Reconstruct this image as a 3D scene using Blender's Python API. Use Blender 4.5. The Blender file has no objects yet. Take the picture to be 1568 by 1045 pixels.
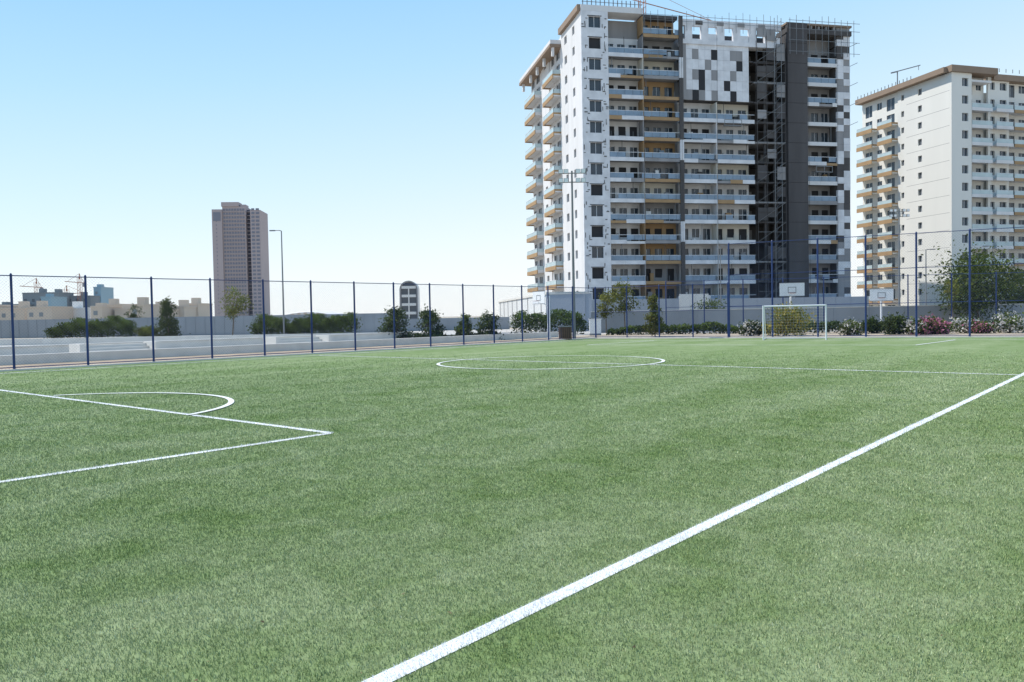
import bpy, math, random
import numpy as np
from mathutils import Matrix, Vector
random.seed(7); rng=np.random.default_rng(7)
scene=bpy.context.scene
R=math.radians
# ------------------------------------------------------------ camera
H=1.7; F=1250.0
M=Matrix.Rotation(R(90-1.81),3,'X')@Matrix.Rotation(-0.018,3,'Z')
cd=bpy.data.cameras.new("camera"); cam=bpy.data.objects.new("camera",cd)
scene.collection.objects.link(cam); cam.matrix_world=Matrix.Translation((0,0,H))@M.to_4x4()
cd.sensor_width=36; cd.lens=F/1568*36; cd.clip_start=0.05; cd.clip_end=9000
scene.camera=cam
def ray(px,py): return M@Vector(((px-784)/F,-(py-522.5)/F,-1))
def G(px,py):
    d=ray(px,py); t=-H/d.z; return Vector((d.x*t,d.y*t,0))
def D(px,dep):
    d=ray(px,497.2-.018*px); return Vector((d.x/d.y*dep,dep,0))
def Z(px,py,dep):
    d=ray(px,py); return H+d.z/d.y*dep
# ------------------------------------------------------------ materials
def mat(name,col,rough=.7,var=.15,scale=1.0,metal=0,spec=.3,streak=False):
    m=bpy.data.materials.new(name); m.use_nodes=True; nt=m.node_tree; b=nt.nodes['Principled BSDF']
    b.inputs['Roughness'].default_value=rough; b.inputs['Metallic'].default_value=metal
    b.inputs['Specular IOR Level'].default_value=spec
    if var>0:
        g=nt.nodes.new('ShaderNodeNewGeometry'); n=nt.nodes.new('ShaderNodeTexNoise')
        n.inputs['Scale'].default_value=scale; n.inputs['Detail'].default_value=6
        if streak:
            mp=nt.nodes.new('ShaderNodeMapping'); mp.inputs['Scale'].default_value=(1,1,.15)
            nt.links.new(g.outputs['Position'],mp.inputs[0]); nt.links.new(mp.outputs[0],n.inputs['Vector'])
        else: nt.links.new(g.outputs['Position'],n.inputs['Vector'])
        mx=nt.nodes.new('ShaderNodeMix'); mx.data_type='RGBA'
        mx.inputs['A'].default_value=(*[c*(1-var*1.6) for c in col],1)
        mx.inputs['B'].default_value=(*[min(1,c*(1+var*1.2)) for c in col],1)
        nt.links.new(n.outputs[0],mx.inputs['Factor']); nt.links.new(mx.outputs['Result'],b.inputs['Base Color'])
    else: b.inputs['Base Color'].default_value=(*col,1)
    return m
WHITE=mat("white_render",(.64,.635,.64),.8,.14,.5,streak=True)
WHITE2=mat("white_panel",(.66,.665,.69),.6,.22,.8)
CREAM=mat("cream_render",(.6,.57,.5),.8,.06,.3,streak=True)
CREAMT=mat("pale_tower_render",(.68,.67,.63),.8,.05,.3,streak=True)
OCHRE=mat("ochre_cladding",(.36,.235,.125),.7,.15,.7)
BROWNF=mat("brown_fascia",(.26,.19,.14),.7,.1,.5)
CONC=mat("grey_concrete",(.28,.275,.28),.9,.25,.5,streak=True)
DCONC=mat("dark_concrete",(.09,.085,.085),.9,.3,.5,streak=True)
SHAFT=mat("shaft_concrete",(.085,.08,.082),.9,.35,.3,streak=True)
BLACK=mat("dark_interior",(.032,.032,.036),.8,0)
GLASS=mat("window_glass",(.04,.055,.075),.12,.3,.7,spec=.5)
RAILG=mat("railing_glass_blue",(.2,.28,.37),.25,.3,.6,spec=.4)
RAILT=mat("railing_glass_aqua",(.44,.54,.56),.2,.2,.6,spec=.5)
STEEL=mat("galvanised_steel",(.2,.21,.22),.5,.1,2,metal=.3)
BLUE=mat("blue_painted_steel",(.02,.045,.15),.45,.2,3)
WIRE=mat("fence_wire",(.06,.1,.2),.5,0)
WPAINT=mat("white_painted_steel",(.7,.72,.75),.4,.05,4)
BOARD=mat("backboard_white",(.78,.79,.8),.3,.05,4)
SAND=mat("sandy_soil",(.44,.36,.27),.95,.3,.8)
VERGE=mat("verge_soil",(.4,.31,.22),.95,.35,.6)
PAVE=mat("concrete_paving",(.52,.49,.45),.9,.2,.7)
ROAD=mat("faded_asphalt",(.27,.265,.26),.9,.2,.4)
KERB=mat("pale_concrete",(.64,.615,.57),.9,.15,1.5)
GREYW=mat("grey_hoarding",(.27,.29,.31),.7,.15,.4)
BLUEW=mat("blue_grey_wall",(.32,.35,.4),.8,.12,.3)
OFFW=mat("off_white_render",(.62,.62,.61),.8,.08,.3,streak=True)
PINK=mat("pink_concrete",(.42,.35,.345),.85,.06,.05)
PINKG=mat("tower_glazing",(.2,.2,.24),.4,.1,.1)
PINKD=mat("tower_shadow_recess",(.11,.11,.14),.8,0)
HZD=mat("distant_hazy_dark",(.24,.26,.27),.8,.2,.05)  # HZ set: air haze painted in, base colours lightened for far buildings
HZK=mat("distant_hazy_opening",(.12,.125,.13),.8,0)
HZL=mat("distant_hazy_beige",(.58,.49,.4),.85,.15,.02)
HZW=mat("distant_hazy_white",(.72,.7,.67),.7,.05,.02)
HZB=mat("distant_hazy_glass_blue",(.27,.4,.47),.4,.2,.05)
WOOD=mat("bin_wood",(.12,.075,.06),.7,.2,6)
CRANE=mat("crane_orange",(.45,.2,.12),.6,0)
BARK=mat("tree_bark",(.13,.1,.07),.9,.3,6)
def leafmat(name,base):
    m=bpy.data.materials.new(name); m.use_nodes=True; nt=m.node_tree; b=nt.nodes['Principled BSDF']
    a=nt.nodes.new('ShaderNodeAttribute'); a.attribute_name='col'
    mx=nt.nodes.new('ShaderNodeMix'); mx.data_type='RGBA'; mx.blend_type='MULTIPLY'; mx.inputs['Factor'].default_value=1
    mx.inputs['A'].default_value=(*base,1); nt.links.new(a.outputs['Color'],mx.inputs['B'])
    nt.links.new(mx.outputs['Result'],b.inputs['Base Color']); b.inputs['Roughness'].default_value=.65
    b.inputs['Specular IOR Level'].default_value=.12
    tr=nt.nodes.new('ShaderNodeBsdfTranslucent'); nt.links.new(mx.outputs['Result'],tr.inputs['Color'])
    ms=nt.nodes.new('ShaderNodeMixShader'); ms.inputs[0].default_value=.35
    o=nt.nodes['Material Output']; nt.links.new(b.outputs[0],ms.inputs[1]); nt.links.new(tr.outputs[0],ms.inputs[2]); nt.links.new(ms.outputs[0],o.inputs['Surface'])
    return m
LEAF=leafmat("foliage_green",(.085,.125,.03)); LEAFD=leafmat("foliage_dark",(.06,.092,.028)); LEAFY=leafmat("foliage_yellow_green",(.15,.18,.04))
FYEL=leafmat("yellow_flowers",(.45,.36,.07)); FPINK=leafmat("pink_flowers",(.62,.24,.34)); FWHITE=leafmat("white_flowers",(.78,.74,.7))
# ------------------------------------------------------------ builders
def link(o): scene.collection.objects.link(o); return o
def empty(name,loc=(0,0,0),rot=0):
    e=bpy.data.objects.new(name,None); e.location=loc; e.rotation_euler=(0,0,rot); e.empty_display_size=.5; return link(e)
class B:
    """multi-material mesh builder, local coordinates"""
    def __init__(s): s.v=[]; s.f=[]; s.m=[]; s.mats=[]
    def mi(s,m):
        if m not in s.mats: s.mats.append(m)
        return s.mats.index(m)
    def box(s,x0,x1,y0,y1,z0,z1,m):
        k=len(s.v); s.v+=[(x0,y0,z0),(x1,y0,z0),(x1,y1,z0),(x0,y1,z0),(x0,y0,z1),(x1,y0,z1),(x1,y1,z1),(x0,y1,z1)]
        s.f+=[(k,k+3,k+2,k+1),(k+4,k+5,k+6,k+7),(k,k+1,k+5,k+4),(k+1,k+2,k+6,k+5),(k+2,k+3,k+7,k+6),(k+3,k,k+4,k+7)]
        s.m+=[s.mi(m)]*6
    def rod(s,a,b,r0,m,r1=None,n=6):
        a=Vector(a); b=Vector(b); r1=r0 if r1 is None else r1; d=(b-a).normalized()
        q=d.orthogonal().normalized(); w=d.cross(q); k=len(s.v)
        for p,r in((a,r0),(b,r1)):
            for i in range(n):
                t=2*math.pi*i/n; s.v.append(tuple(p+(q*math.cos(t)+w*math.sin(t))*r))
        for i in range(n):
            j=(i+1)%n; s.f.append((k+i,k+j,k+n+j,k+n+i))
        s.f.append(tuple(range(k+n-1,k-1,-1))); s.f.append(tuple(range(k+n,k+2*n))); s.m+=[s.mi(m)]*(n+2)
    def poly(s,pts,m):
        k=len(s.v); s.v+=[tuple(p) for p in pts]; s.f.append(tuple(range(k,k+len(pts)))); s.m.append(s.mi(m))
    def obj(s,name,parent=None,loc=(0,0,0),rot=0):
        me=bpy.data.meshes.new(name); me.from_pydata(s.v,[],s.f)
        for m in s.mats: me.materials.append(m)
        me.polygons.foreach_set('material_index',s.m); me.update()
        o=bpy.data.objects.new(name,me); o.location=loc; o.rotation_euler=(0,0,rot)
        if parent: o.parent=parent
        return link(o)
def tri_mesh(name,P,cols,mats,midx=None,parent=None,nv=3):
    n=len(P); me=bpy.data.meshes.new(name)
    me.vertices.add(n*nv); me.vertices.foreach_set('co',P.astype(np.float32).ravel())
    me.loops.add(n*nv); me.loops.foreach_set('vertex_index',np.arange(n*nv,dtype=np.int32))
    me.polygons.add(n); me.polygons.foreach_set('loop_start',np.arange(0,n*nv,nv,dtype=np.int32))
    me.polygons.foreach_set('loop_total',np.full(n,nv,dtype=np.int32))
    for m in mats: me.materials.append(m)
    if midx is not None: me.polygons.foreach_set('material_index',midx.astype(np.int32))
    at=me.attributes.new('col','FLOAT_COLOR','POINT')
    c=np.ones((n,nv,4),dtype=np.float32); c[:,:,:3]=cols[:,None,:]; at.data.foreach_set('color',c.ravel())
    me.update(calc_edges=True)
    o=bpy.data.objects.new(name,me)
    if parent: o.parent=parent
    return link(o)
def leaves(centers,size,cl):
    n=len(centers); a=rng.normal(size=(n,3)); a/=np.linalg.norm(a,axis=1)[:,None]
    b=np.cross(a,rng.normal(size=(n,3))); b/=np.linalg.norm(b,axis=1)[:,None]
    s=(size*(.6+.8*rng.random(n)))[:,None]
    P=np.stack([centers-a*s*.7,centers+b*s*.35,centers+a*s*.7,centers-b*s*.35],axis=1)
    return P,cl
def crown(cx,cy,z0,z1,w,nb,nl,size,shape='round'):
    C=[];K=[]
    for i in range(nb):
        t=rng.random(); 
        if shape=='cone': rad=(1-t)**.8*.5*w*1.0+.05
        elif shape=='bush': rad=.5*w*math.sqrt(max(.05,1-(t*.95)**2))
        else: rad=.5*w*math.sqrt(max(.06,1-(2*t-1)**2))
        th=rng.random()*6.283; q=rad*math.sqrt(rng.random())*.95
        c=np.array([cx+q*math.cos(th),cy+q*math.sin(th),z0+t*(z1-z0)])
        br=w*(.08+.09*rng.random()); m=int(nl*(.5+rng.random()))
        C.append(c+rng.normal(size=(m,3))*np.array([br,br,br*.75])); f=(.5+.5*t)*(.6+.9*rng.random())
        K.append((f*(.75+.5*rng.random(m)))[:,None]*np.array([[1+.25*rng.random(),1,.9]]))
    return np.concatenate(C),np.concatenate(K)
def tree(name,px,dep,top,wpx,z_crown,mt,shape='round',nb=45,nl=60,size=.16,trunk=.07):
    p=D(px,dep); zt=Z(px,top,dep); w=wpx/F*dep; e=empty(name,(p.x,p.y,0))
    b=B(); lean=.1*w*random.uniform(-1,1)
    fork=z_crown+.2*(zt-z_crown)
    b.rod((0,0,0),(lean*.5,0,fork*.5),trunk,BARK,trunk*.85,8); b.rod((lean*.5,0,fork*.5),(lean,0,fork),trunk*.85,BARK,trunk*.6,8)
    for i in range(9):
        th=i*2.4; rr=w*.36*random.uniform(.6,1); zz=fork+(zt-fork)*random.uniform(.2,.85)
        if shape=='cone': rr*=.5
        mid=(lean+rr*.5*math.cos(th),rr*.5*math.sin(th),fork+(zz-fork)*.6)
        b.rod((lean,0,fork*.9),mid,trunk*.4,BARK,trunk*.25,5); b.rod(mid,(lean+rr*math.cos(th),rr*math.sin(th),zz),trunk*.25,BARK,trunk*.08,5)
    b.obj("trunk_and_limbs",e)
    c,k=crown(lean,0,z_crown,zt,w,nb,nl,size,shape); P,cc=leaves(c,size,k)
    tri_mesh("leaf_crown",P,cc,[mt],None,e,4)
    return e
def bush(name,px,dep,top,wpx,mt,flower=None,ff=.3,nb=30,nl=60,size=.13,shape='bush'):
    p=D(px,dep); zt=Z(px,top,dep); w=wpx/F*dep; e=empty(name,(p.x,p.y,0))
    b=B()
    for i in range(8):
        th=i*.9; b.rod((0,0,0),(w*.3*math.cos(th),w*.3*math.sin(th),zt*.65),.03,BARK,.012,5)
    b.obj("stems",e)
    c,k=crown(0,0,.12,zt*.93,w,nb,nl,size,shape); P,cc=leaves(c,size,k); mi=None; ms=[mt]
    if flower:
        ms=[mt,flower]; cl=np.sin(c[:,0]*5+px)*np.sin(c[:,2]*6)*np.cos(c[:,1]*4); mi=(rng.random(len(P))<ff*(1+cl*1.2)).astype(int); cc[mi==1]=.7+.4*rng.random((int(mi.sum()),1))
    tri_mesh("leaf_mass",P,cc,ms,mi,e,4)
def hedge(name,a,b_,h,w,mt,size=.14,dens=150):
    a=np.array(a[:2]); b2=np.array(b_[:2]); L=np.linalg.norm(b2-a); d=(b2-a)/L
    e=empty(name,(a[0],a[1],0)); ang=math.atan2(d[1],d[0]); e.rotation_euler=(0,0,ang)
    n=int(L*(h*2+w)*dens); s=rng.random(n)*L; t=rng.normal(size=n)*w*.27; ph=rng.random()*6
    hh=h*(.84+.12*np.sin(s*1.3+1+ph)+.1*np.sin(s*.47+ph*2)+.09*np.sin(s*3.1+ph)+.05*np.sin(s*7.7)); z=hh*np.sqrt(rng.random(n))*1.02
    end=np.minimum(1,np.minimum(s,L-s)/.8)**.5; z*=.5+.5*end
    c=np.stack([s,t,np.maximum(.05,z+rng.normal(size=n)*.05)],1)
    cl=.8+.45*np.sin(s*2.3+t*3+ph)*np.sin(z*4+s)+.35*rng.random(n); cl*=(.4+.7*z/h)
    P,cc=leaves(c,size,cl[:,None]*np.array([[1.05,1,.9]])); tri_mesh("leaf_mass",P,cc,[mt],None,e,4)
    bb=B(); i=0.3
    while i<L-.2:
        bb.rod((i,0,0),(i+random.uniform(-.2,.2),0,h*.7),.025,BARK,.01,5); i+=.5
    bb.obj("stems",e)
# ------------------------------------------------------------ world & sun
el=52; az=-72
w=bpy.data.worlds.new("World"); scene.world=w; w.use_nodes=True; nt=w.node_tree
sk=nt.nodes.new('ShaderNodeTexSky'); sk.sky_type='NISHITA'; sk.sun_disc=False
sk.sun_elevation=R(el); sk.sun_rotation=R(az); sk.air_density=1.0; sk.dust_density=.6; sk.ozone_density=1.5
tc=nt.nodes.new('ShaderNodeTexCoord'); sep=nt.nodes.new('ShaderNodeSeparateXYZ'); nt.links.new(tc.outputs['Generated'],sep.inputs[0])
ma=nt.nodes.new('ShaderNodeMath'); ma.operation='MULTIPLY_ADD'; ma.inputs[1].default_value=-.11; nt.links.new(sep.outputs['X'],ma.inputs[0]); nt.links.new(sep.outputs['Z'],ma.inputs[2])
rp=nt.nodes.new('ShaderNodeValToRGB'); nt.links.new(ma.outputs[0],rp.inputs[0]); cr=rp.color_ramp
stops=[(0.0,(.95,.98,1.0)),(.08,(.86,.945,1.0)),(.18,(.67,.865,1.0)),(.3,(.46,.745,1.0)),(.45,(.26,.58,.97)),(1.0,(.12,.3,.65))]
cr.elements[0].position=stops[0][0]; cr.elements[0].color=(*stops[0][1],1); cr.elements[1].position=1; cr.elements[1].color=(*stops[-1][1],1)
for p_,c_ in stops[1:-1]: q_=cr.elements.new(p_); q_.color=(*c_,1)
vm=nt.nodes.new('ShaderNodeVectorMath'); vm.operation='SCALE'; vm.inputs['Scale'].default_value=1/.15*1.1; nt.links.new(rp.outputs[0],vm.inputs[0])
mxs=nt.nodes.new('ShaderNodeMix'); mxs.data_type='RGBA'; mxs.inputs['Factor'].default_value=.86
nt.links.new(sk.outputs[0],mxs.inputs['A']); nt.links.new(vm.outputs[0],mxs.inputs['B'])
nt.links.new(mxs.outputs['Result'],nt.nodes['Background'].inputs[0]); nt.nodes['Background'].inputs[1].default_value=.15
sl=bpy.data.lights.new("sun","SUN"); sl.energy=5.0; sl.angle=R(.5); sl.color=(1,.95,.87)
so=link(bpy.data.objects.new("sun",sl))
sd=Vector((math.sin(R(az))*math.cos(R(el)),math.cos(R(az))*math.cos(R(el)),math.sin(R(el))))
so.rotation_euler=sd.to_track_quat('Z','Y').to_euler()
scene.view_settings.view_transform='Standard'; scene.view_settings.look='None'; scene.view_settings.exposure=0
# ------------------------------------------------------------ ground
b=B(); b.poly([(-4000,-200,-.01),(4000,-200,-.01),(4000,6000,-.01),(-4000,6000,-.01)],mat("sandy_ground",(.44,.38,.3),.95,.2,.05)); b.obj("ground")
corner=G(905,519); 
fA=G(22,568); fdir=(G(757,527)-fA); spacing=fdir.length/10; fdir.normalize()
def turfmat(name,white=False,blade=False):
    m=bpy.data.materials.new(name); m.use_nodes=True; nt=m.node_tree; b=nt.nodes['Principled BSDF']; N=nt.nodes.new; L=nt.links.new
    b.inputs['Roughness'].default_value=.5 if blade else .9; b.inputs['Specular IOR Level'].default_value=.3 if blade else .1
    g=N('ShaderNodeNewGeometry')
    mp=N('ShaderNodeMapping'); mp.inputs['Rotation'].default_value=(0,0,R(40)); L(g.outputs['Position'],mp.inputs[0])
    m2=N('ShaderNodeMapping'); m2.inputs['Scale'].default_value=(1,.16,1); L(mp.outputs[0],m2.inputs[0])
    n1=N('ShaderNodeTexNoise'); n1.inputs['Scale'].default_value=.55; n1.inputs['Detail'].default_value=3; L(m2.outputs[0],n1.inputs['Vector'])
    n3=N('ShaderNodeTexNoise'); n3.inputs['Scale'].default_value=1.3; n3.inputs['Detail'].default_value=7; n3.inputs['Roughness'].default_value=.7; n3.inputs['Distortion'].default_value=.6; L(g.outputs['Position'],n3.inputs['Vector'])
    av=N('ShaderNodeMath'); av.operation='MULTIPLY_ADD'; av.inputs[1].default_value=.9; L(n3.outputs[0],av.inputs[0])
    h1=N('ShaderNodeMath'); h1.operation='MULTIPLY'; h1.inputs[1].default_value=.7; L(n1.outputs[0],h1.inputs[0]); L(h1.outputs[0],av.inputs[2])
    r1=N('ShaderNodeValToRGB'); r1.color_ramp.elements[0].position=.6; r1.color_ramp.elements[1].position=1.0
    if white: ca,cb=(.68,.69,.66),(.87,.88,.86)
    elif blade: ca,cb=(.225,.315,.098),(.41,.475,.26)
    else: ca,cb=(.135,.2,.065),(.24,.29,.148)
    r1.color_ramp.elements[0].color=(*ca,1); r1.color_ramp.elements[1].color=(*cb,1); L(av.outputs[0],r1.inputs[0])
    mx=N('ShaderNodeMix'); mx.data_type='RGBA'; mx.blend_type='MULTIPLY'; mx.inputs['Factor'].default_value=1
    L(r1.outputs[0],mx.inputs['A'])
    if blade:
        a=N('ShaderNodeAttribute'); a.attribute_name='col'; L(a.outputs['Color'],mx.inputs['B'])
    else:
        n2=N('ShaderNodeTexNoise'); n2.inputs['Scale'].default_value=9; n2.inputs['Detail'].default_value=9; n2.inputs['Roughness'].default_value=.8
        L(g.outputs['Position'],n2.inputs['Vector'])
        r2=N('ShaderNodeValToRGB'); r2.color_ramp.elements[0].position=.3; r2.color_ramp.elements[1].position=.7
        lo=.85 if white else .7; hi=1.05 if white else 1.4
        r2.color_ramp.elements[0].color=(lo,lo,lo,1); r2.color_ramp.elements[1].color=(hi,hi,hi,1)
        L(n2.outputs[0],r2.inputs[0]); L(r2.outputs[0],mx.inputs['B'])
    L(mx.outputs['Result'],b.inputs['Base Color'])
    return m
TURF=turfmat("artificial_turf"); TLINE=turfmat("white_line_turf",True)
BLG=turfmat("turf_fibre_green",False,True); BLW=turfmat("turf_fibre_white",True,True)
b=B()
Lf=fA-fdir*60; Lc=fA+fdir*((corner-fA).dot(fdir))
E=G(1485,517); ed=(E-Lc).normalized(); Re=Lc+ed*70
off=Vector((fdir.y,-fdir.x,0))
b.poly([Lf+off*.1,Lf+off*.1+ed*75,Re,Lc],TURF); b.obj("football_pitch")
LW=.115; segs=[]; arcs=[]
def seg(a,b_): segs.append((Vector(a),Vector(b_)))
m0=G(578,1045); m1=G(1568,573); md=(m1-m0).normalized(); seg(m0-md*10,m1+md*22)
pc=G(507,664); seg(pc,pc+(G(0,739)-pc).normalized()*16); pv=(G(0,598)-pc).normalized(); 
endv=pc+pv*16; seg(pc,endv)
cc=Vector((1.35,29.2,0)); hv=Vector((22.4,-18.4,0)).normalized()
def isect_line(p,d,q,e):
    den=d.x*e.y-d.y*e.x; t=((q.x-p.x)*e.y-(q.y-p.y)*e.x)/den; return p+d*t
tl0=fA+off*1.6; hr=isect_line(cc,hv,m0,md); hl=isect_line(cc,hv,tl0,fdir); seg(hl,hr)
arcs.append((cc,4.0,0,2*math.pi))
a1,a2,a3=G(82,607),G(352,613),G(288,637)
def circum(a,b_,c):
    d=2*(a.x*(b_.y-c.y)+b_.x*(c.y-a.y)+c.x*(a.y-b_.y)); s=lambda p:p.x*p.x+p.y*p.y
    return Vector(((s(a)*(b_.y-c.y)+s(b_)*(c.y-a.y)+s(c)*(a.y-b_.y))/d,(s(a)*(c.x-b_.x)+s(b_)*(a.x-c.x)+s(c)*(b_.x-a.x))/d,0))
ac=circum(a1,a2,a3); ar=(a1-ac).length
t1=math.atan2((a3-ac).y,(a3-ac).x); t2=math.atan2((a1-ac).y,(a1-ac).x)
if t2<t1: t2+=2*math.pi
arcs.append((ac,ar,t1,t2))
glp=G(1216,521.5); gl1=isect_line(glp,ed,m0,md); gl0=isect_line(glp,ed,tl0,fdir); seg(gl0,gl1); seg(tl0-fdir*40,gl0)
bx=-fdir
f1=glp+ed*8; f2=glp-ed*8; seg(f1,f1+bx*7); seg(f2,f2+bx*7); seg(f1+bx*7,f2+bx*7)
b=B()
for k,(p,q) in enumerate(segs):
    z=.004+.0015*k; d=(q-p).normalized(); nn=Vector((-d.y,d.x,0))*LW/2; zz=Vector((0,0,z)); b.poly([p+nn+zz,p-nn+zz,q-nn+zz,q+nn+zz],TLINE)
for k,(c,r,s0,s1) in enumerate(arcs):
    z=.02+.0015*k; n=72
    for i in range(n):
        t_a=s0+(s1-s0)*i/n; t_b=s0+(s1-s0)*(i+1)/n; q=[]
        for t,rr in((t_a,r-LW/2),(t_b,r-LW/2),(t_b,r+LW/2),(t_a,r+LW/2)): q.append((c.x+math.cos(t)*rr,c.y+math.sin(t)*rr,z))
        b.poly(q,TLINE)
b.obj("pitch_marking")
def fibres():
    r=np.linspace(2.4,38,4000); rho=np.where(r<6,11000,11000*(6/r)**2.15)*np.clip((38-r)/16,0,1); pdf=rho*r; ang=1.85
    tot=int(float(np.sum(pdf))*(r[1]-r[0])*ang)
    cdf=np.cumsum(pdf); cdf/=cdf[-1]; rr=np.interp(rng.random(tot),cdf,r); th=(rng.random(tot)-.5)*ang
    x=rr*np.sin(th); y=rr*np.cos(th)
    nf=np.array([off.x,off.y]); keep=((x-fA.x)*nf[0]+(y-fA.y)*nf[1])>.25
    x=x[keep];y=y[keep];rr=rr[keep]; n=len(x)
    white=np.zeros(n,bool); hw=LW/2*(1+.1*rng.normal(size=n))
    for p,q in segs:
        dx,dy=q.x-p.x,q.y-p.y; L=math.hypot(dx,dy); t=((x-p.x)*dx+(y-p.y)*dy)/L; dd=np.abs(-(x-p.x)*dy+(y-p.y)*dx)/L
        white|=(t>0)&(t<L)&(dd<hw)
    for c,r_,s0,s1 in arcs:
        d=np.hypot(x-c.x,y-c.y); a=np.mod(np.arctan2(y-c.y,x-c.x)-s0,2*np.pi); white|=(np.abs(d-r_)<hw)&(a<=(s1-s0))
    sc=np.maximum(1,rr/6)**.9
    wd=.0042*sc*(.6+.8*rng.random(n)); h=.009*(.5+1.0*rng.random(n))*np.minimum(sc,1.7)
    fa=rng.random(n)*2*np.pi; la=rng.random(n)*2*np.pi; ll=h*(.2+.8*rng.random(n))
    cx,cy=np.cos(fa)*wd/2,np.sin(fa)*wd/2
    P=np.zeros((n,3,3)); P[:,0]=np.stack([x-cx,y-cy,np.full(n,.001)],1); P[:,1]=np.stack([x+cx,y+cy,np.full(n,.001)],1)
    P[:,2]=np.stack([x+np.cos(la)*ll,y+np.sin(la)*ll,h+.008],1)
    v=.6+.45*rng.random(n); hot=rng.random(n)<.1; v[hot]*=1.7; v[white]=.9+.2*rng.random(int(white.sum()))
    col=np.stack([v*(.95+.15*rng.random(n)),v,v*(.9+.25*rng.random(n))],1); col[hot,2]*=1.15; col[hot,0]*=1.08
    tri_mesh("turf_fibres",P,col,[BLG,BLW],white.astype(int),bpy.data.objects["football_pitch"],3)
    m=260; rr=rng.uniform(3.2,14,m); th=rng.uniform(-.8,.8,m); x=rr*np.sin(th); y=rr*np.cos(th); c=np.stack([x,y,np.full(m,.02)],1); s=rng.uniform(.004,.014,m)[:,None]
    P=np.stack([c+rng.normal(size=(m,3))*s*[1,1,.3] for _ in range(3)],1); tri_mesh("turf_litter",P,rng.uniform(.4,1.6,(m,1))*np.ones((1,3)),[leafmat("dry_litter",(.16,.12,.07))],None,bpy.data.objects["football_pitch"],3)
fibres()
# ------------------------------------------------------------ fences
def fence(name,p0,d,n,sp,h,rails=(0.05,),pr=.045,wire=.085):
    e=empty(name,(p0.x,p0.y,0),math.atan2(d.y,d.x)); b=B(); L=n*sp
    for i in range(n+1): 
        b.rod((i*sp,0,0),(i*sp,0,h),pr,BLUE,n=8); b.rod((i*sp,0,h),(i*sp,0,h+.06),pr*1.15,BLUE,pr*.4,n=8)
    b.obj("posts",e); b=B()
    for z in list(rails)+[h-.03]:
        for i in range(n): b.rod((i*sp+pr,0,z),((i+1)*sp-pr,0,z),.018,BLUE,n=6)
    b.obj("rails",e); b=B(); r=.0018
    k=-h
    while k<L:
        for s in(1,-1):
            x0=k; x1=k+h; z0,z1=(0.05,h) if s==1 else (h,.05)
            if x0<0: z0=z0+(z1-z0)*(-x0)/(x1-x0); x0=0
            if x1>L: 
                z1=z0+(z1-z0)*(L-x0)/(x1-x0); x1=L
            b.rod((x0,.003*s,z0),(x1,.003*s,z1),r,WIRE,n=3)
        k+=wire*1.4
    b.obj("chain_link_mesh",e)
    b=B(); b.box(-.1,L+.1,-.12,.12,-.05,.06,KERB); b.obj("kerb",e)
    return e
nL=int(round(((Lc-fA).dot(fdir))/spacing)); start=fA-fdir*spacing*4
fence("chain_link_fence",start,fdir,nL+4,spacing,3.5,rails=(.12,))
cend=fA+fdir*nL*spacing
ed=(E-cend).normalized(); L1=(G(1106,519)-cend).dot(ed); n1=int(round(L1/2.3))
fence("chain_link_fence",cend+ed*.02,ed,n1,L1/n1,3.5,rails=(.12,1.8))
T0=cend+ed*(L1+.1); Ls=(E-T0).dot(ed); n2=5
fence("tall_chain_link_fence",T0,ed,n2+4,Ls/n2,6.0,rails=(.12,2.0,4.0),pr=.055,wire=.11)
c0=D(1020,66); fence("court_fence",c0,(D(1560,60)-c0).normalized(),11,3.0,4.2,rails=(.12,2.1),wire=.14)
# ------------------------------------------------------------ goal
g0=G(1169,521); g1=G(1265,520.5); gd=(g1-g0); gw=gd.length; e=empty("football_goal",(g0.x,g0.y,0),math.atan2(gd.y,gd.x))
gh=1.95; b=B(); r=.045
b.rod((0,0,0),(0,0,gh+r),r,WPAINT,n=10); b.rod((gw,0,0),(gw,0,gh+r),r,WPAINT,n=10); b.rod((r,0,gh),(gw-r,0,gh),r,WPAINT,n=10)
for x in(0,gw): b.rod((x,r,gh),(x,.7,gh),.025,WPAINT); b.rod((x,.7,gh),(x,1.7,.04),.025,WPAINT); b.rod((x,r,.04),(x,1.7,.04),.025,WPAINT)
b.rod((0,1.7,.04),(gw,1.7,.04),.025,WPAINT); b.rod((0,.7,gh),(gw,.7,gh),.02,WPAINT); b.obj("frame",e)
b=B(); s=.16
k=0
while k<=gw: b.rod((k,.7,gh),(k,1.7,.04),.0025,WPAINT,n=3); b.rod((k,0,gh),(k,.7,gh),.0025,WPAINT,n=3); k+=s
for i in range(13): t=i/12; b.rod((0,.7+t,gh*(1-t)),(gw,.7+t,gh*(1-t)),.0025,WPAINT,n=3)
b.obj("net",e)
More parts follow.
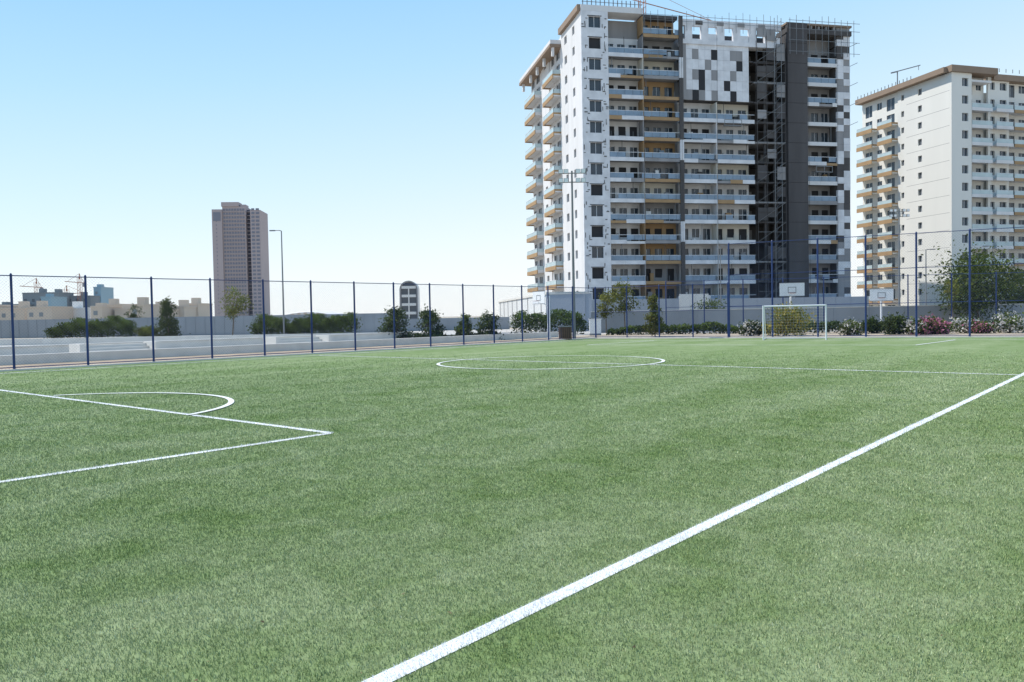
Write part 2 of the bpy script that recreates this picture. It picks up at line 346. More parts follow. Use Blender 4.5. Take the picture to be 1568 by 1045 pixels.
# ------------------------------------------------------------ poles
def floodlight(px,dep,top,scale=1):
    p=D(px,dep); h=Z(px,top,dep); e=empty("floodlight_pole",(p.x,p.y,0)); b=B()
    b.rod((0,0,0),(0,0,h),.11*scale,STEEL,.06*scale,n=10); b.box(-.2,.2,-.2,.2,0,.06,KERB); b.obj("mast",e); b=B()
    for zz in(h-.15,h-.75):
        b.rod((-.85*scale,0,zz),(.85*scale,0,zz),.035,STEEL)
        for x in(-.75,-.4,.4,.75):
            x*=scale; b.box(x-.15,x+.15,-.22,-.04,zz-.05,zz+.24,STEEL); b.box(x-.13,x+.13,-.235,-.222,zz-.03,zz+.22,BOARD)
    b.obj("lamp_heads",e)
floodlight(879,55,262); floodlight(1377,95,322,scale=1.3)
def streetlamp(px,dep,top,arm):
    p=D(px,dep); h=Z(px,top,dep); e=empty("street_lamp",(p.x,p.y,0)); b=B()
    b.rod((0,0,0),(0,0,h),.09,STEEL,.05,n=10); b.rod((0,0,h),(arm*.35,0,h+.06),.04,STEEL); b.rod((arm*.35,0,h+.06),(arm,0,h+.06),.035,STEEL)
    s=1 if arm>0 else -1
    b.box(min(arm,arm+s*.5),max(arm,arm+s*.5),-.12,.12,h+.0,h+.1,STEEL); b.obj("pole",e)
streetlamp(434.5,77,354,-.6); streetlamp(1418,90,383,.5); streetlamp(1520,80,378,-.5); streetlamp(1104,100,377,.5)
def hoop(px,dep,top,ang,arm=.9):
    p=D(px,dep); zt=Z(px,top,dep); e=empty("basketball_hoop",(p.x,p.y,0),ang); b=B(); bh=1.05
    b.rod((0,arm,0),(0,arm,zt-.5),.08,WPAINT,n=10); b.rod((0,arm,zt-.5),(0,.05,zt-.35),.05,WPAINT); b.rod((0,arm,zt-1.2),(0,.05,zt-.85),.04,WPAINT)
    b.box(-.9,.9,0,.04,zt-bh,zt,BOARD); b.box(-.9,.9,-.012,-.002,zt-.04,zt,STEEL); b.box(-.9,.9,-.012,-.002,zt-bh,zt-bh+.04,STEEL)
    for x0,x1,z0,z1 in((-.3,.3,.74,.78),(-.3,.3,.33,.37),(-.3,-.26,.37,.74),(.26,.3,.37,.74)): b.box(x0,x1,-.012,-.002,zt-z1,zt-z0,STEEL)
    for i in range(12):
        a0=i*math.pi/6; a1=a0+math.pi/6; b.rod((.23*math.cos(a0),-.28+.23*math.sin(a0),zt-.8),(.23*math.cos(a1),-.28+.23*math.sin(a1),zt-.8),.012,CRANE)
        b.rod((.23*math.cos(a0),-.28+.23*math.sin(a0),zt-.8),(.13*math.cos(a0+.3),-.28+.13*math.sin(a0+.3),zt-1.2),.004,WPAINT,n=3)
    b.obj("hoop_assembly",e)
hoop(825,66,446,R(-60)); hoop(1213,62,433,R(-12)); hoop(1350,68,442,R(-22))
p=D(841,57); b=B(); b.rod((0,0,0),(0,0,2.9),.07,WPAINT,n=10); b.rod((0,0,2.9),(0,0,3.0),.09,WPAINT,.05,n=10); b.box(-.16,.16,-.16,.16,0,.05,KERB); b.obj("white_post",None,p)
p=D(865,54); e=empty("litter_bin",(p.x,p.y,0)); b=B()
for i in range(6): b.box(-.4+i*.135,-.4+i*.135+.11,-.3,-.26,.08,.85,WOOD); b.box(-.4+i*.135,-.4+i*.135+.11,.26,.3,.08,.85,WOOD)
for i in range(4): b.box(-.42,-.4,-.25+i*.13,-.15+i*.13,.08,.85,WOOD); b.box(.4,.42,-.25+i*.13,-.15+i*.13,.08,.85,WOOD)
b.box(-.38,.38,-.24,.24,.1,.8,BLACK); b.box(-.44,.44,-.33,.33,.86,.92,STEEL)
for x in(-.4,.36):
    for y in(-.26,.22): b.box(x,x+.04,y,y+.04,0,.08,STEEL)
b.obj("bin_body",e)
p=D(911,64); b=B(); b.box(-.45,.45,-.2,.2,.15,1.25,BOARD); b.box(-.5,.5,-.24,.24,1.25,1.31,WPAINT); b.box(-.45,.45,-.2,.2,0,.149,CONC); b.box(-.004,.004,-.205,-.201,.2,1.2,CONC); b.box(.05,.08,-.23,-.203,.6,.75,STEEL); b.obj("utility_cabinet",None,p)
# ------------------------------------------------------------ left strips
def band(name,a,b_,c,d,m,zz): b=B(); b.poly([Vector(q)+Vector((0,0,zz)) for q in(a,b_,c,d)],m); b.obj(name)
outn=-off
q0=fA-fdir*40; q1=cend+fdir*30
band("soil_verge",q0+outn*.9,q1+outn*.9,q1+outn*5,q0+outn*5,VERGE,.0)
band("fence_side_path",q0+outn*.13,q1+outn*.13,q1+outn*.9,q0+outn*.9,KERB,.0)
band("pavement",q0+outn*5.3,q1+outn*5.3,q1+outn*60,q0+outn*75,PAVE,.0)
band("road",q0+outn*14,q1+outn*14,q1+outn*22,q0+outn*22,ROAD,.004)
def wallrun(name,a,b_,h,t,m,cap=None,piers=0):
    d=b_-a; L=d.length; e=empty(name,(a.x,a.y,0),math.atan2(d.y,d.x)); b=B(); b.box(0,L,-t/2,t/2,0,h,m)
    if cap: b.box(-.03,L+.03,-t/2-.04,t/2+.04,h,h+.06,cap)
    if piers:
        k=0
        while k<=L: b.box(k-.08,k+.08,-t/2-.05,-t/2-.002,0,h-.01,m); k+=piers
    b.obj("wall_body",e); return e
wallrun("low_concrete_wall",q0+outn*5.1,cend+fdir*2+outn*5.1,.4,.4,KERB)
wallrun("low_concrete_wall",q0+outn*11,fA+fdir*30+outn*13,.55,.4,KERB,KERB)
for t_ in(6,17):
    e=empty("concrete_steps",fA+fdir*t_+outn*9.6,math.atan2(fdir.y,fdir.x)); b=B()
    for i in range(4): b.box(0,3.5,i*.32,1.3,i*.14,(i+1)*.14-.002,KERB)
    b.box(-.25,-.01,-.1,1.3,0,.65,KERB); b.box(3.51,3.75,-.1,1.3,0,.65,KERB); b.obj("treads",e)
wallrun("low_concrete_wall",D(-60,66),D(600,66),.5,.4,KERB)
wallrun("grey_hoarding_wall",D(-80,100),D(598,92),2.2,.12,GREYW,None,1.2)
wallrun("blue_grey_boundary_wall",D(838.5,82),D(906,80),3.7,.3,BLUEW,KERB,4)
# pale flat-roofed pavilion beside the tower
a_=D(764,128); c_=D(838,82); d_=c_-a_; L_=d_.length; e=empty("pale_flat_roofed_pavilion",(a_.x,a_.y,0),math.atan2(d_.y,d_.x)); b=B()
b.box(0,L_,.01,4,0,3.7,OFFW); b.box(-.1,L_+.1,-.12,4.1,3.71,3.95,KERB)
for i in range(9): b.box(2.5+i*5,2.62+i*5,-.05,.0,0,3.7,CONC)
b.box(.5,L_-.5,-.03,.0,.01,.8,GREYW); b.obj("pavilion_body",e)
wallrun("court_wall",D(906,72),D(1600,70),1.85,.25,GREYW,KERB,3)
wallrun("dark_hoarding_wall",D(585,98),D(780,100),1.5,.12,GREYW,None,2)
wallrun("site_hoarding",D(900,112),D(1040,113),3.6,.12,BLUEW,None,2.4)
wallrun("site_hoarding",D(1041,113.2),D(1085,114),4.2,.12,OFFW,None,2.4)
wallrun("site_hoarding",D(1086,114),D(1330,118),3.5,.12,BLUEW,None,2.4)
band("soil_bed",cend-fdir*-0.3-ed*6,cend+ed*40+fdir*.3,cend+ed*40+fdir*16,cend-ed*6+fdir*16,SAND,.004)
hedge("hedge",D(75,88),D(205,86),2.1,1.6,LEAF,dens=190); hedge("hedge",D(212,86),D(238,85),1.7,1.4,LEAFY)
hedge("hedge",D(390,80),D(545,76),2.15,1.8,LEAF,dens=190); hedge("hedge",D(786,72),D(895,68),1.95,1.6,LEAF)
hedge("low_hedge",D(455,68),D(530,67),.6,.8,LEAFD); hedge("low_hedge",D(610,60),D(770,57),.5,.9,LEAFD)
hedge("low_hedge",D(930,64),D(1130,62),.8,1,LEAF); hedge("low_hedge",D(1130,60),D(1560,56),.75,1,LEAFD)
tree("cypress_tree",258,74,460,32,.3,LEAFD,'cone',55,50,.15)
tree("young_tree",355,72,444,38,1.9,LEAFY,'round',34,34,.14,.06)
bush("round_shrub",604,60,473,40,LEAFD,nb=45); bush("round_shrub",657,59,476,36,LEAFD,nb=45); bush("round_shrub",712,58,482,26,LEAF); bush("round_shrub",748,57,480,34,LEAFD)
tree("young_tree",957,66,434,42,1.9,LEAFY,'round',35,34,.14,.05); tree("young_tree",928,70,450,30,1.6,LEAFY,'round',25,34,.14,.05)
tree("slender_tree",1003,57,455,26,.4,LEAFY,'cone',45,45,.13,.04)
tree("broadleaf_tree",1500,68,396,108,1.7,LEAF,'round',135,65,.17,.09); tree("broadleaf_tree",1562,72,420,60,1.6,LEAF,'round',60,60,.17,.08)
tree("young_tree",1085,74,462,46,1.2,LEAF,'round',30,40,.14,.05); tree("young_tree",1460,64,430,24,1.6,LEAFY,'round',20,30,.13,.04)
tree("young_tree",207,120,466,26,1.2,LEAFD,'round',20,40,.2,.06)
bush("flowering_shrub",1203,54,474,66,LEAFY,FYEL,.35,50); bush("flowering_shrub",1420,52,490,44,LEAF,FPINK,.4); bush("flowering_shrub",1478,53,490,40,LEAF,FWHITE,.45)
bush("flowering_shrub",1545,52,487,55,LEAF,FWHITE,.4); bush("flowering_shrub",1150,55,495,30,LEAFD,FWHITE,.3); bush("flowering_shrub",1300,53,494,34,LEAF,FWHITE,.2)
bush("round_shrub",1370,53,487,36,LEAFD); bush("flowering_shrub",1402,52,492,30,LEAF,FWHITE,.45)
bush("flowering_shrub",1500,52,495,30,LEAF,FPINK,.3); bush("flowering_shrub",1440,52,496,30,LEAF,FPINK,.4); bush("round_shrub",1335,56,488,30,LEAFD)
# ------------------------------------------------------------ apartment tower
def openings(b,x0,x1,y,t,z0,fh,ops,m,glass=GLASS,oz=(.9,2.3)):
    xs=x0; 
    for o in ops:
        xa,xb=o[0],o[1]; za,zb=(o[2],o[3]) if len(o)>2 else oz
        if xa>xs: b.box(xs,xa,y,y+t,z0,z0+fh,m)
        if za>0: b.box(xa,xb,y,y+t,z0,z0+za,m)
        b.box(xa,xb,y,y+t,z0+zb,z0+fh,m)
        b.box(xa,xb,y+t-.06,y+t-.02,z0+za,z0+zb,glass)
        if glass is not BLACK:
            mid=(xa+xb)/2; b.box(mid-.03,mid+.03,y+t-.12,y+t-.062,z0+za,z0+zb,WPAINT)
        xs=xb
    if xs<x1: b.box(xs,x1,y,y+t,z0,z0+fh,m)
FH=3.2
def main_tower():
    e=empty("apartment_tower_under_construction",(11.4,126,0),R(12)); NF=14
    c=B()
    for x0,x1,y0,z1 in((.4,16,2.4,47.6),(16,29,2.4,45.5),(29,34.5,5.5,45),(34.5,38,.3,46.5),(38,46,2.4,46.8)):
        c.box(x0+.003,x1-.003,y0,33.6,0,z1,DCONC if 29<=x0<38 else CONC)
    c.obj("core",e)
    f=B(); rail=B(); roof=B(); bal=B()
    rc=random.choice; ru=random.uniform
    for k in range(0,NF+1):
        z=k*FH; last=k==NF
        black=random.random()<.5
        openings(f,.0,4.3,0,.4,z,FH,[(1.2,3.1,.7,2.4)],WHITE2,BLACK if black else GLASS)
        for q in range(9):
            xx=rc([ru(.05,.9),ru(3.2,3.9)]); zz=z+ru(.1,2.8)
            if random.random()<.5: f.box(xx,xx+ru(.25,.5),-.03-.001*q,-.005,zz,zz+ru(.08,.16),DCONC)
            else: f.box(xx,xx+ru(.07,.13),-.03-.001*q,-.005,zz,min(z+3.1,zz+ru(.3,.8)),DCONC)
        f.box(1.0,3.3,-.02,-.004,z+2.42,z+2.55,DCONC)
        def balcony(x0,x1,wm,fm,rm,nops,deep=2.2,glassb=.2,slabd=.3,pr=.88,up=.3):
            w=(x1-x0); ops=[]
            for i in range(nops):
                cx=x0+w*(i+.5)/nops; ww=.62 if i%2 else .5*w/nops*.66; ops.append((cx-ww,cx+ww,.02 if i%2==0 else .9,2.3))
            openings(f,x0,x1,deep,.2,z,FH,ops,wm,BLACK if random.random()<glassb else GLASS)
            if k:
                bal.box(x0+.02,x1-.02,.15,deep-.003,z-.12,z+.08,CONC)
                xs=x0+.02
                while xs<x1-.05:
                    xe=min(xs+ru(1.8,4.2),x1-.02)
                    if x1-.02-xe<.4: xe=x1-.02
                    r_=random.random(); mm=fm if r_<.86 else rc([CONC,WHITE,OCHRE]); bal.box(xs,xe-.01,ru(-.01,.01),.147,z-slabd,z+(up if r_<.92 else .1),mm); xs=xe
                if random.random()<pr:
                    xs=x0+.05
                    while xs<x1-.3:
                        xe=min(xs+1.3,x1-.05)
                        if random.random()<.9: rail.box(xs,xe-.05,.05,.08,z+.32,z+1.05,rm)
                        xs=xe
                    rail.box(x0+.03,x1-.03,.03,.1,z+1.06,z+1.12,WPAINT)
                else:
                    for q in range(int(w/1.2)): rail.rod((x0+.3+q*1.2,.1,z+.1),(x0+.3+q*1.2,.1,z+1.1),.03,STEEL,n=4)
            bal.box(x0-.11,x0+.018,.1,deep,z+.31,z+FH-slabd-.01,wm)
            if k and random.random()<.75:
                for q in range(rc([1,2])):
                    xx=ru(x0+.3,x1-1.2); bal.box(xx,xx+ru(.5,.9),deep-.6+q*.02,deep-.15-q*.02,z+.1,z+ru(.6,1.9),rc([BOARD,CONC,OCHRE,DCONC,RAILG]))
            if random.random()<.4: xx=ru(x0+.3,x1-.3); bal.rod((xx,.4,z+.1),(xx,.4,z+FH-.3),.05,rc([STEEL,DCONC]),n=4)
        if not last: balcony(4.3,10,WHITE,WHITE2,RAILG,3)
        balcony(10,16,rc([OCHRE,OCHRE,CONC,CREAM]),OCHRE if k%4 else CONC,RAILG,3,2.2,.5,.25,.75,.25)
        f.box(15.9,16.5,-.25,.095,z,z+FH-.02,DCONC if k%4 else WHITE2)
        if k>=11 and not last:
            for i in range(10):
                for j in range(2):
                    xx=17.2+i*1.08; zz=z+j*1.6
                    if xx>28.2: continue
                    mm=WHITE2 if not ((i in(1,4,7)) and j==0) and random.random()<.86 else rc([BLACK,BLACK,CONC]); f.box(xx,xx+1.06,.3,.55 if mm!=BLACK else .35,zz,zz+1.58,mm)
            bal.box(16.51,28.9,.6,2.2,z,z+.2,DCONC)
            openings(f,16.51,17.2,.2,.2,z,FH,[],CONC)
        elif not last:
            balcony(16.55,22.3,WHITE,WHITE2,RAILG,3); balcony(22.3,28.8,CREAM if k%3==1 else WHITE,WHITE2,RAILG,3)
        bal.box(29,34.45,.6,5.4,z-.1,z+.15,SHAFT if k%3 else CONC)
        if random.random()<.6: bal.box(29.2,30.8,4.9,5.4,z+.15,z+2.4,CONC)
        if random.random()<.5: bal.box(32.5,34,4.9,5.4,z+.15,z+2.2,CONC)
        # patchy debris netting hung on the hoist bay
        for q in range(3):
            if random.random()<.45: xx=29.25+q*1.7; bal.box(xx,xx+1.6,-.05,-.03,z+ru(.1,.9),z+ru(1.8,3.1),rc([DCONC,SHAFT,CONC]))
        for xx in(30.9,32.6): bal.box(xx,xx+.3,.8,1.1,z+.15,z+FH-.1,DCONC)
        f.box(34.5,38,-.4,.297,z,z+FH-.06,SHAFT); f.box(34.5,38,-.36,.297,z+FH-.06,z+FH,BLACK)
        if not last: balcony(38.12,43.6,CONC,rc([CONC,CONC,WHITE,WHITE]),RAILG,3,glassb=.5,pr=.6)
        for j in range(3):
            for i in range(2):
                mm=rc([WHITE2,WHITE2,DCONC,CONC]); f.box(43.6+i*1.2,43.6+i*1.2+1.18,(0 if mm==WHITE2 else .08),.4,z+j*1.066,z+j*1.066+1.05,mm)
        f.box(43.6,46,.42,2.4,z+.1,z+3.1,DCONC)
    f.obj("front_wall",e); rail.obj("front_railings",e); bal.obj("front_balconies",e)
    s=B(); sb=B()
    for k in range(0,NF+1):
        z=k*FH
        openings(s,-12,-.41,0,.4,z,FH,[(-9.4,-8.0,.9,2.2),(-4.8,-3.6,.9,2.2)],WHITE)
        openings(s,-19.6,-12,.2,.2,z,FH,[(-18.6,-16.6,.02,2.4),(-15.4,-13.2,.02,2.4)],WHITE)
        openings(s,-25,-19.6,0,.4,z,FH,[(-23,-21.5,.8,2.3)],WHITE)
        openings(s,-33.6,-25,.2,.2,z,FH,[(-33,-31,.02,2.4),(-29.5,-27,.02,2.4)],WHITE)
        if 0<k<NF:
            for a,b2 in((-19.4,-12.4),(-33.5,-25.4)):
                pj=-1.15; sb.box(a,b2,pj,.19,z-.15,z+.05,WHITE); sb.box(a,b2,pj-.15,pj-.003,z-.35,z+.35,OCHRE)
                sb.box(a,a+.14,pj,.19,z-.35,z-.152,OCHRE); sb.box(b2-.14,b2,pj,.19,z+.052,z+.35,OCHRE if a>-20 else WHITE)
                sb.box(a+.05,b2-.05,pj-.1,pj-.07,z+.36,z+1.05,RAILT); sb.box(b2-.05,b2-.02,pj,.15,z+.36,z+1.05,RAILT); sb.box(a,b2,pj-.13,pj-.04,z+1.06,z+1.12,WPAINT)
    T=NF*FH
    sb.box(-35,-11.5,-1.9,.6,T+1.3,T+1.8,BROWNF); sb.box(-34.9,-11.6,-1.8,.5,T+1.8,T+2.5,WHITE)
    sb.box(-11.4,-.3,-.5,.6,T+3.25,T+4.2,BROWNF)
    for xx in(-34,-28,-23,-18,-12.2): sb.box(xx,xx+.5,-1.5,-1.1,T-.1,T+1.29,WHITE)
    for o in(s.obj("side_wall",e),sb.obj("side_balconies",e)): o.rotation_euler=(0,0,R(-90))
    roof.box(0.01,10,.0,3,T+FH+.01,T+FH+.9,WHITE); roof.box(10.02,16,.6,4,T+FH-.3,T+FH+.2,DCONC)
    for i in range(14): roof.box(.3+i*.7,.42+i*.7,.1,.2,T+FH+.9,T+FH+1.9,STEEL)
    roof.box(.2,10,.1,.2,T+FH+1.4,T+FH+1.46,STEEL)
    for i in range(6):
        x=17+i*2.75; roof.box(x,x+1.25,.1,.6,T-.2,T+1.9,WHITE2)
        if i%2: roof.box(x+1.3,x+2.7,.2,.5,T-.2,T+.8,WHITE2)
    roof.box(16.6,33.6,.1,.6,T+1.9,T+2.9,WHITE2); roof.box(16.6,33.6,.1,2,T-.9,T-.2,WHITE2); roof.box(16.6,33,4,4.3,T-.2,T+2,DCONC)
    for i in range(9):
        if i%2: roof.box(17+i*1.8,18.2+i*1.8,.06,.097,T+2.1,T+2.7,rc([DCONC,CONC]))
    roof.box(34.4,46.1,-.3,3,T+1.6,T+2.4,DCONC); roof.box(34.4,46.2,-.2,3,T+3,T+3.3,BROWNF)
    for i in range(9): roof.box(34.8+i*1.35,35.1+i*1.35,0,.4,T+2.4,T+3,CONC)
    roof.obj("roofline",e)
    sc=B()
    for x in np.arange(34.6,47.2,1.15):
        sc.rod((x,-.9,T-2),(x,-.9,T+3.6+random.random()*.8),.04,STEEL,n=4)
    for zz in(T-1.5,T+.3,T+2.1,T+3.4): sc.rod((34.4,-.9,zz),(47.2,-.9,zz),.04,STEEL,n=4)
    for x in np.arange(10,34,1.2): 
        sc.rod((x,-.2,T+1),(x,-.2,T+3.3+random.random()),.035,STEEL,n=4)
    sc.rod((10,-.2,T+3.2),(34,-.2,T+3.2),.035,STEEL,n=4); sc.rod((10,-.2,T+2.4),(34,-.2,T+2.4),.035,STEEL,n=4)
    for x in(29.2,30.9,32.6,34.2): sc.rod((x,-.1,0),(x,-.1,T+1),.05,DCONC,n=4)
    for k in range(2*NF): sc.rod((29.2,-.1,k*1.6),(34.2,-.1,k*1.6),.045,DCONC if k%3 else STEEL,n=4)
    for k in range(NF): sc.rod((29.2,-.1,k*3.2),(34.2,-.1,k*3.2+3.2),.035,STEEL,n=4)
    for x in(31.9,33.1): sc.rod((x,-.8,0),(x,-.8,T+3.6),.05,STEEL,n=4)
    for k in range(40): sc.rod((31.9,-.8,k*1.2),(33.1,-.8,k*1.2+1.2),.03,STEEL,n=3)
    for x in(9.9,16.2,22.2,28.9,38.1,43.5): sc.rod((x,-.35,T),(x+random.uniform(-.3,.3),-.35,2),.025,DCONC,n=3)
    for x,zc in((10.5,41),(23,31),(39,24)):
        sc.box(x,x+3,-1.1,-.5,zc,zc+.1,STEEL); sc.box(x,x+3,-1.1,-1.06,zc+.9,zc+1,STEEL)
        for q in(0,1.45,2.9): sc.box(x+q,x+q+.08,-1.1,-1.04,zc+.1,zc+.9,STEEL)
    for k in range(10,15): sc.rod((46,.2,k*3.2),(47.1,-.4,k*3.2+.5),.05,STEEL,n=4)
    sc.obj("scaffolding",e)
    cr=B(); bx=10.8
    for dx in(0,.9):
        for dy in(3,3.9): cr.rod((bx+dx,dy,T+2),(bx+dx,dy,T+9),.06,CRANE,n=4)
    for k in range(8): cr.rod((bx,3,T+2+k*.9),(bx+.9,3,T+2.9+k*.9),.04,CRANE,n=4)
    cr.rod((bx-3,3.4,T+7),(bx+14,3.4,T+3.8),.08,CRANE,n=4); cr.rod((bx,3.4,T+9),(bx+13,3.4,T+3.9),.03,CRANE,n=4)
    cr.obj("roof_crane",e)
    g=B(); g.box(-1,47,-2.2,-1.9,0,2.6,CONC); g.box(-1,47,-2.3,2,2.61,3.0,WHITE)
    for i in range(12): g.box(-.6+i*4,-.2+i*4,-2.4,-2.21,0,2.6,WHITE if i%3 else BLUEW)
    g.box(14,18,-6,-3,0,4.2,WHITE); g.box(26,31,-6,-3,0,3.2,CONC)
    g.obj("podium",e)
main_tower()
def second_tower():
    e=empty("apartment_tower",(81.4,151,0),R(16)); NF=13; T=NF*FH; CR=CREAMT
    c=B(); c.box(.4,30,2.4,23.5,0,T+.6,CR); c.obj("core",e)
    f=B(); sb=B()
    for k in range(NF+1):
        z=k*FH
        openings(f,0,4.6,0,.4,z,FH,[(2.4,3.8,.8,2.3)],CR)
        openings(f,4.6,9.6,2.2,.2,z,FH,[(5,6.9,.02,2.35),(7.8,9,.9,2.3)],CR)
        openings(f,9.6,14.6,1.2,.4,z,FH,[(10.2,11.2,.9,2.3),(12.4,14,.9,2.3)],CR); openings(f,14.6,30,2.2,.2,z,FH,[(15,17,.02,2.35),(18,19.5,.9,2.3),(21,23,.02,2.35),(25,27,.9,2.3)],CR)
        if 0<k<NF:
            for a,b2,m in((4.7,9.5,WHITE),(14.7,20,OCHRE),(10.2,14.2,WHITE)):
                y0=0 if m!=WHITE or a<10 else -.2; yb=2.19 if a!=10.2 else 1.19
                sb.box(a,b2,y0+.15,yb,z-.15,z+.05,WHITE); sb.box(a,b2,y0,y0+.147,z-.3,z+.3,m)
                sb.box(a+.05,b2-.05,y0+.04,y0+.07,z+.31,z+1.05,RAILT); sb.box(a,b2,y0+.02,y0+.09,z+1.06,z+1.11,WPAINT)
    f.box(-.4,10.2,-.5,2.6,T+FH+.01,T+FH+1.2,BROWNF); f.box(10.4,30,.6,3,T+FH-.6,T+FH+.5,BROWNF)
    f.box(4.8,9.4,.2,2.1,T+1.8,T+2.2,WHITE)
    f.obj("front_wall",e); sb.obj("front_balconies",e)
    s=B(); b2_=B()
    for k in range(NF+1):
        z=k*FH
        openings(s,-13.5,-.41,0,.4,z,FH,[(-12.6,-11.8,1.1,2.2),(-8.2,-7.2,1,2.2)],CR)
        openings(s,-24,-13.5,.2,.2,z,FH,[(-23,-21,.02,2.4),(-19.6,-18.2,.9,2.3),(-16.8,-14.6,.02,2.4)],CR)
        if 0<k<NF:
            for a,bb in((-24,-19.4),(-17.8,-13.7)):
                b2_.box(a,bb,-1.2,.19,z-.15,z+.05,CR); b2_.box(a,bb,-1.35,-1.203,z-.4,z+.4,OCHRE); b2_.box(bb-.14,bb,-1.2,.19,z+.052,z+.4,OCHRE)
                b2_.box(a+.05,bb-.05,-1.3,-1.27,z+.41,z+1.05,RAILT); b2_.box(a,bb,-1.33,-1.24,z+1.06,z+1.11,WPAINT)
    b2_.box(-24.5,-.6,-1.2,.6,T+FH+.01,T+FH+1.0,BROWNF)
    for i in range(16): b2_.box(-24+i*1.0,-23.9+i*1.0,-1,-.9,T+FH+1.0,T+FH+1.7,STEEL)
    for zz in range(1,NF+1): s.box(-11.2,-.5,-.006,-.001,zz*FH-.03,zz*FH+.03,CONC)
    for o in(s.obj("side_wall",e),b2_.obj("side_balconies",e)): o.rotation_euler=(0,0,R(-90))
    r=B(); r.rod((-.5,13,T+4),(-.5,13,T+7),.12,STEEL,n=6); r.rod((-2,13,T+6.6),(5,13,T+8.6),.1,STEEL,n=6); r.rod((4.6,13,T+8.5),(4.6,13,T+7.6),.06,STEEL); r.rod((-2,13,T+6.6),(-.5,13,T+7),.14,STEEL)
    for i in range(10): r.box(3+i*1.6,3.08+i*1.6,1.5,1.6,T+FH+1.2,T+FH+1.9,STEEL)
    r.obj("roof_davit",e)
second_tower()
# ------------------------------------------------------------ distant tower
def dist_tower():
    dep=565; p=D(329,dep); W=72/F*dep; Ht=Z(364,318,dep); e=empty("distant_residential_tower",(p.x,p.y,0),R(4)); b=B(); k=W/72
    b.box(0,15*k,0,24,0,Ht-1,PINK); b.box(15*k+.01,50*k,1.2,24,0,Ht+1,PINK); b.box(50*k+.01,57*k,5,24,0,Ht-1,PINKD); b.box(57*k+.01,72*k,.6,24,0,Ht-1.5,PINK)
    b.box(14*k,40*k,.5,10,Ht+1.01,Ht+4,PINK); b.box(42*k,50*k,2,10,Ht+1.01,Ht+2.4,PINK)
    nf=30; fh=Ht/nf
    for i in range(nf):
        z=i*fh
        for j in range(8):
            x=(16.5+j*4.1)*k; b.box(x,x+2.9*k,1.0,1.19,z+.8,z+fh-.5,PINKG)
        b.box(15.3*k,49.8*k,.7,1.19,z,z+.3,PINK)
        b.box(59*k,63.5*k,.4,.59,z+.8,z+fh-.4,PINKG); b.box(65.5*k,70.5*k,.4,.59,z+.8,z+fh-.4,PINKG)
        b.box(50.2*k,56.9*k,4,4.99,z,z+.5,PINK); 
        if i<nf-3: b.box(6*k,7.2*k,-.1,-.005,z+1,z+fh-.8,PINKG)
    b.box(2*k,13*k,-.2,-.01,Ht-9,Ht-3,PINKG)
    b.obj("tower_body",e)
dist_tower()
dep=400; p=D(626.5,dep); e=empty("arched_gateway_tower",(p.x,p.y,0)); b=B(); k=dep/F; hw=14*k; zt=Z(626,430,dep); zc=zt-hw
def archpts(r,z0,y): return [(-r,y,z0)]+[(-r*math.cos(math.pi*i/16),y,zc+r*math.sin(math.pi*i/16)) for i in range(17)]+[(r,y,z0)]
o_=archpts(hw,0,0); i_=archpts(hw*.86,0,0); o2=archpts(hw,0,8)
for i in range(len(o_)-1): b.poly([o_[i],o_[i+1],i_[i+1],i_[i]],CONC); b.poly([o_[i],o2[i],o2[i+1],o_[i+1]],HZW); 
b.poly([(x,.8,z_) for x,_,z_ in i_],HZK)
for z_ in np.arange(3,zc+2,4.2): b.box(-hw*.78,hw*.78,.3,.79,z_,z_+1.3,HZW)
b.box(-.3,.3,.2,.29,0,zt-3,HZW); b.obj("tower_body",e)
dep=620; p=D(470,dep); e=empty("stadium_roof",(p.x,p.y,0)); b=B(); k=dep/F; ww=58*k
prof=lambda t: Z(470,489,dep)+ (1-t*t)*10.5*k
for j in range(4):
    for i in range(24):
        t0=-1+i/12; t1=-1+(i+1)/12; y0,y1=j*10,(j+1)*10
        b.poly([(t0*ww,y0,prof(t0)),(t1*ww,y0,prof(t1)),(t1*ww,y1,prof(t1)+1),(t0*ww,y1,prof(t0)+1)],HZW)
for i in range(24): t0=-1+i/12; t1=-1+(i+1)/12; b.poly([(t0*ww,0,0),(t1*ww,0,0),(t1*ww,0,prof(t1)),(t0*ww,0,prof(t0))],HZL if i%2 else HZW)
b.obj("shell",e)
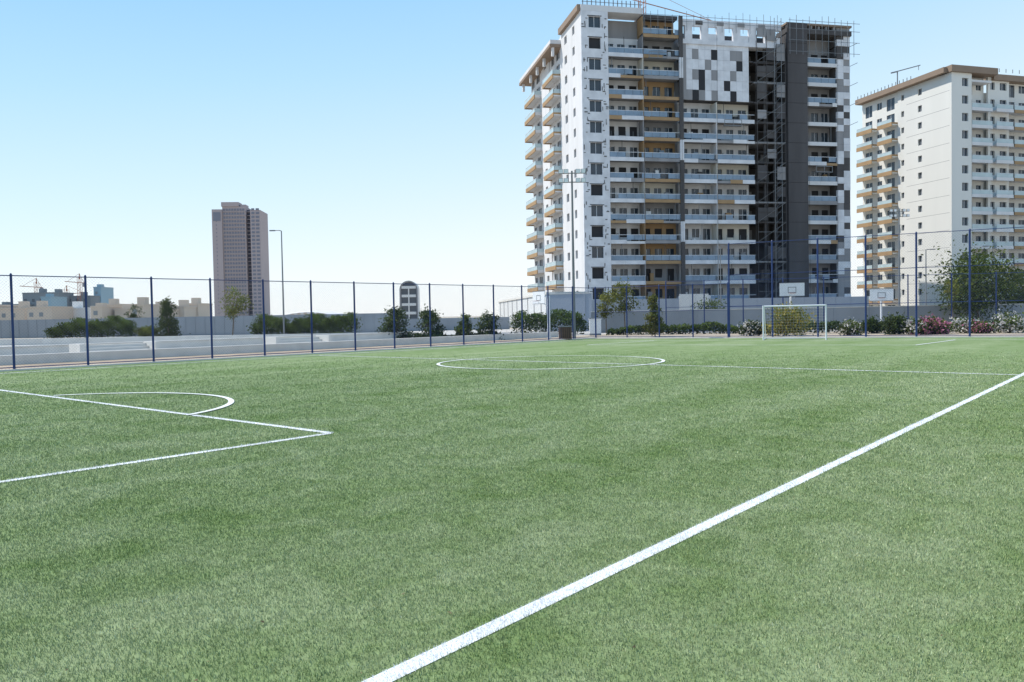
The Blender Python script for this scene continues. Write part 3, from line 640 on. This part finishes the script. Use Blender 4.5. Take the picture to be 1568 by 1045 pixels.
def block(name,px0,px1,top,dep,m,wm=HZD,fl=3.2,bay=3.5,depth=14,roofbits=True):
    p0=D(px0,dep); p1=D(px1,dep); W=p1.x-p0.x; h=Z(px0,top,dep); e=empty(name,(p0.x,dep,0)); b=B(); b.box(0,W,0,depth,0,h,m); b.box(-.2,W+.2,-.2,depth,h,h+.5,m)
    z=1
    while z+2<h:
        x=.8
        while x+1.6<W: 
            if random.random()<.85: b.box(x,x+1.4,-.06,-.01,z,z+1.5,wm)
            x+=bay
        z+=fl
    if roofbits:
        for i in range(max(1,int(W/8))): x=random.uniform(0,max(.1,W-3)); b.box(x,x+2.5,3,6,h+.5,h+.5+random.uniform(1,2.4),m)
    b.obj("block_body",e)
random.seed(3)
x=140
while x<303:
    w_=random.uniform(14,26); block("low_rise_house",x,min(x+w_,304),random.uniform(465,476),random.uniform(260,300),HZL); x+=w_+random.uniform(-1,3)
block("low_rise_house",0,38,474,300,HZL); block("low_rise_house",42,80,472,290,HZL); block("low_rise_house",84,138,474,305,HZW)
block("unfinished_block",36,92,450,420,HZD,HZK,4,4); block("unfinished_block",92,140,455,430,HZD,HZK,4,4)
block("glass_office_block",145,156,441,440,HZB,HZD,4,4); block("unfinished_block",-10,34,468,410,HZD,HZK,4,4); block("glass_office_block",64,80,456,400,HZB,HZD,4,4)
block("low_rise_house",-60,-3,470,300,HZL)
def crane(px,dep,top,s):
    p=D(px,dep); h=Z(px,top,dep); e=empty("tower_crane",(p.x,p.y,0)); b=B()
    for dx,dy in((-.8,-.8),(.8,-.8),(.8,.8),(-.8,.8)): b.rod((dx,dy,0),(dx,dy,h),.12,CRANE,n=4)
    for i in range(int(h/2)): b.rod((-.8,-.8,i*2),(.8,-.8,i*2+2),.08,CRANE,n=3)
    b.rod((-8*s,0,h-3),(22*s,0,h-2),.25,CRANE,n=4); b.rod((0,0,h+2),(18*s,0,h-2),.1,CRANE,n=3); b.rod((0,0,h+2),(-7*s,0,h-3),.1,CRANE,n=3); b.rod((0,0,h-1),(0,0,h+2),.25,CRANE,n=4)
    b.box(min(-8*s,-5.5*s),max(-8*s,-5.5*s),-.8,.8,h-5,h-3.1,CONC); b.obj("crane_body",e)
crane(58,430,432,-.4); crane(104,450,443,.5)
crane(124,430,425,-.35)
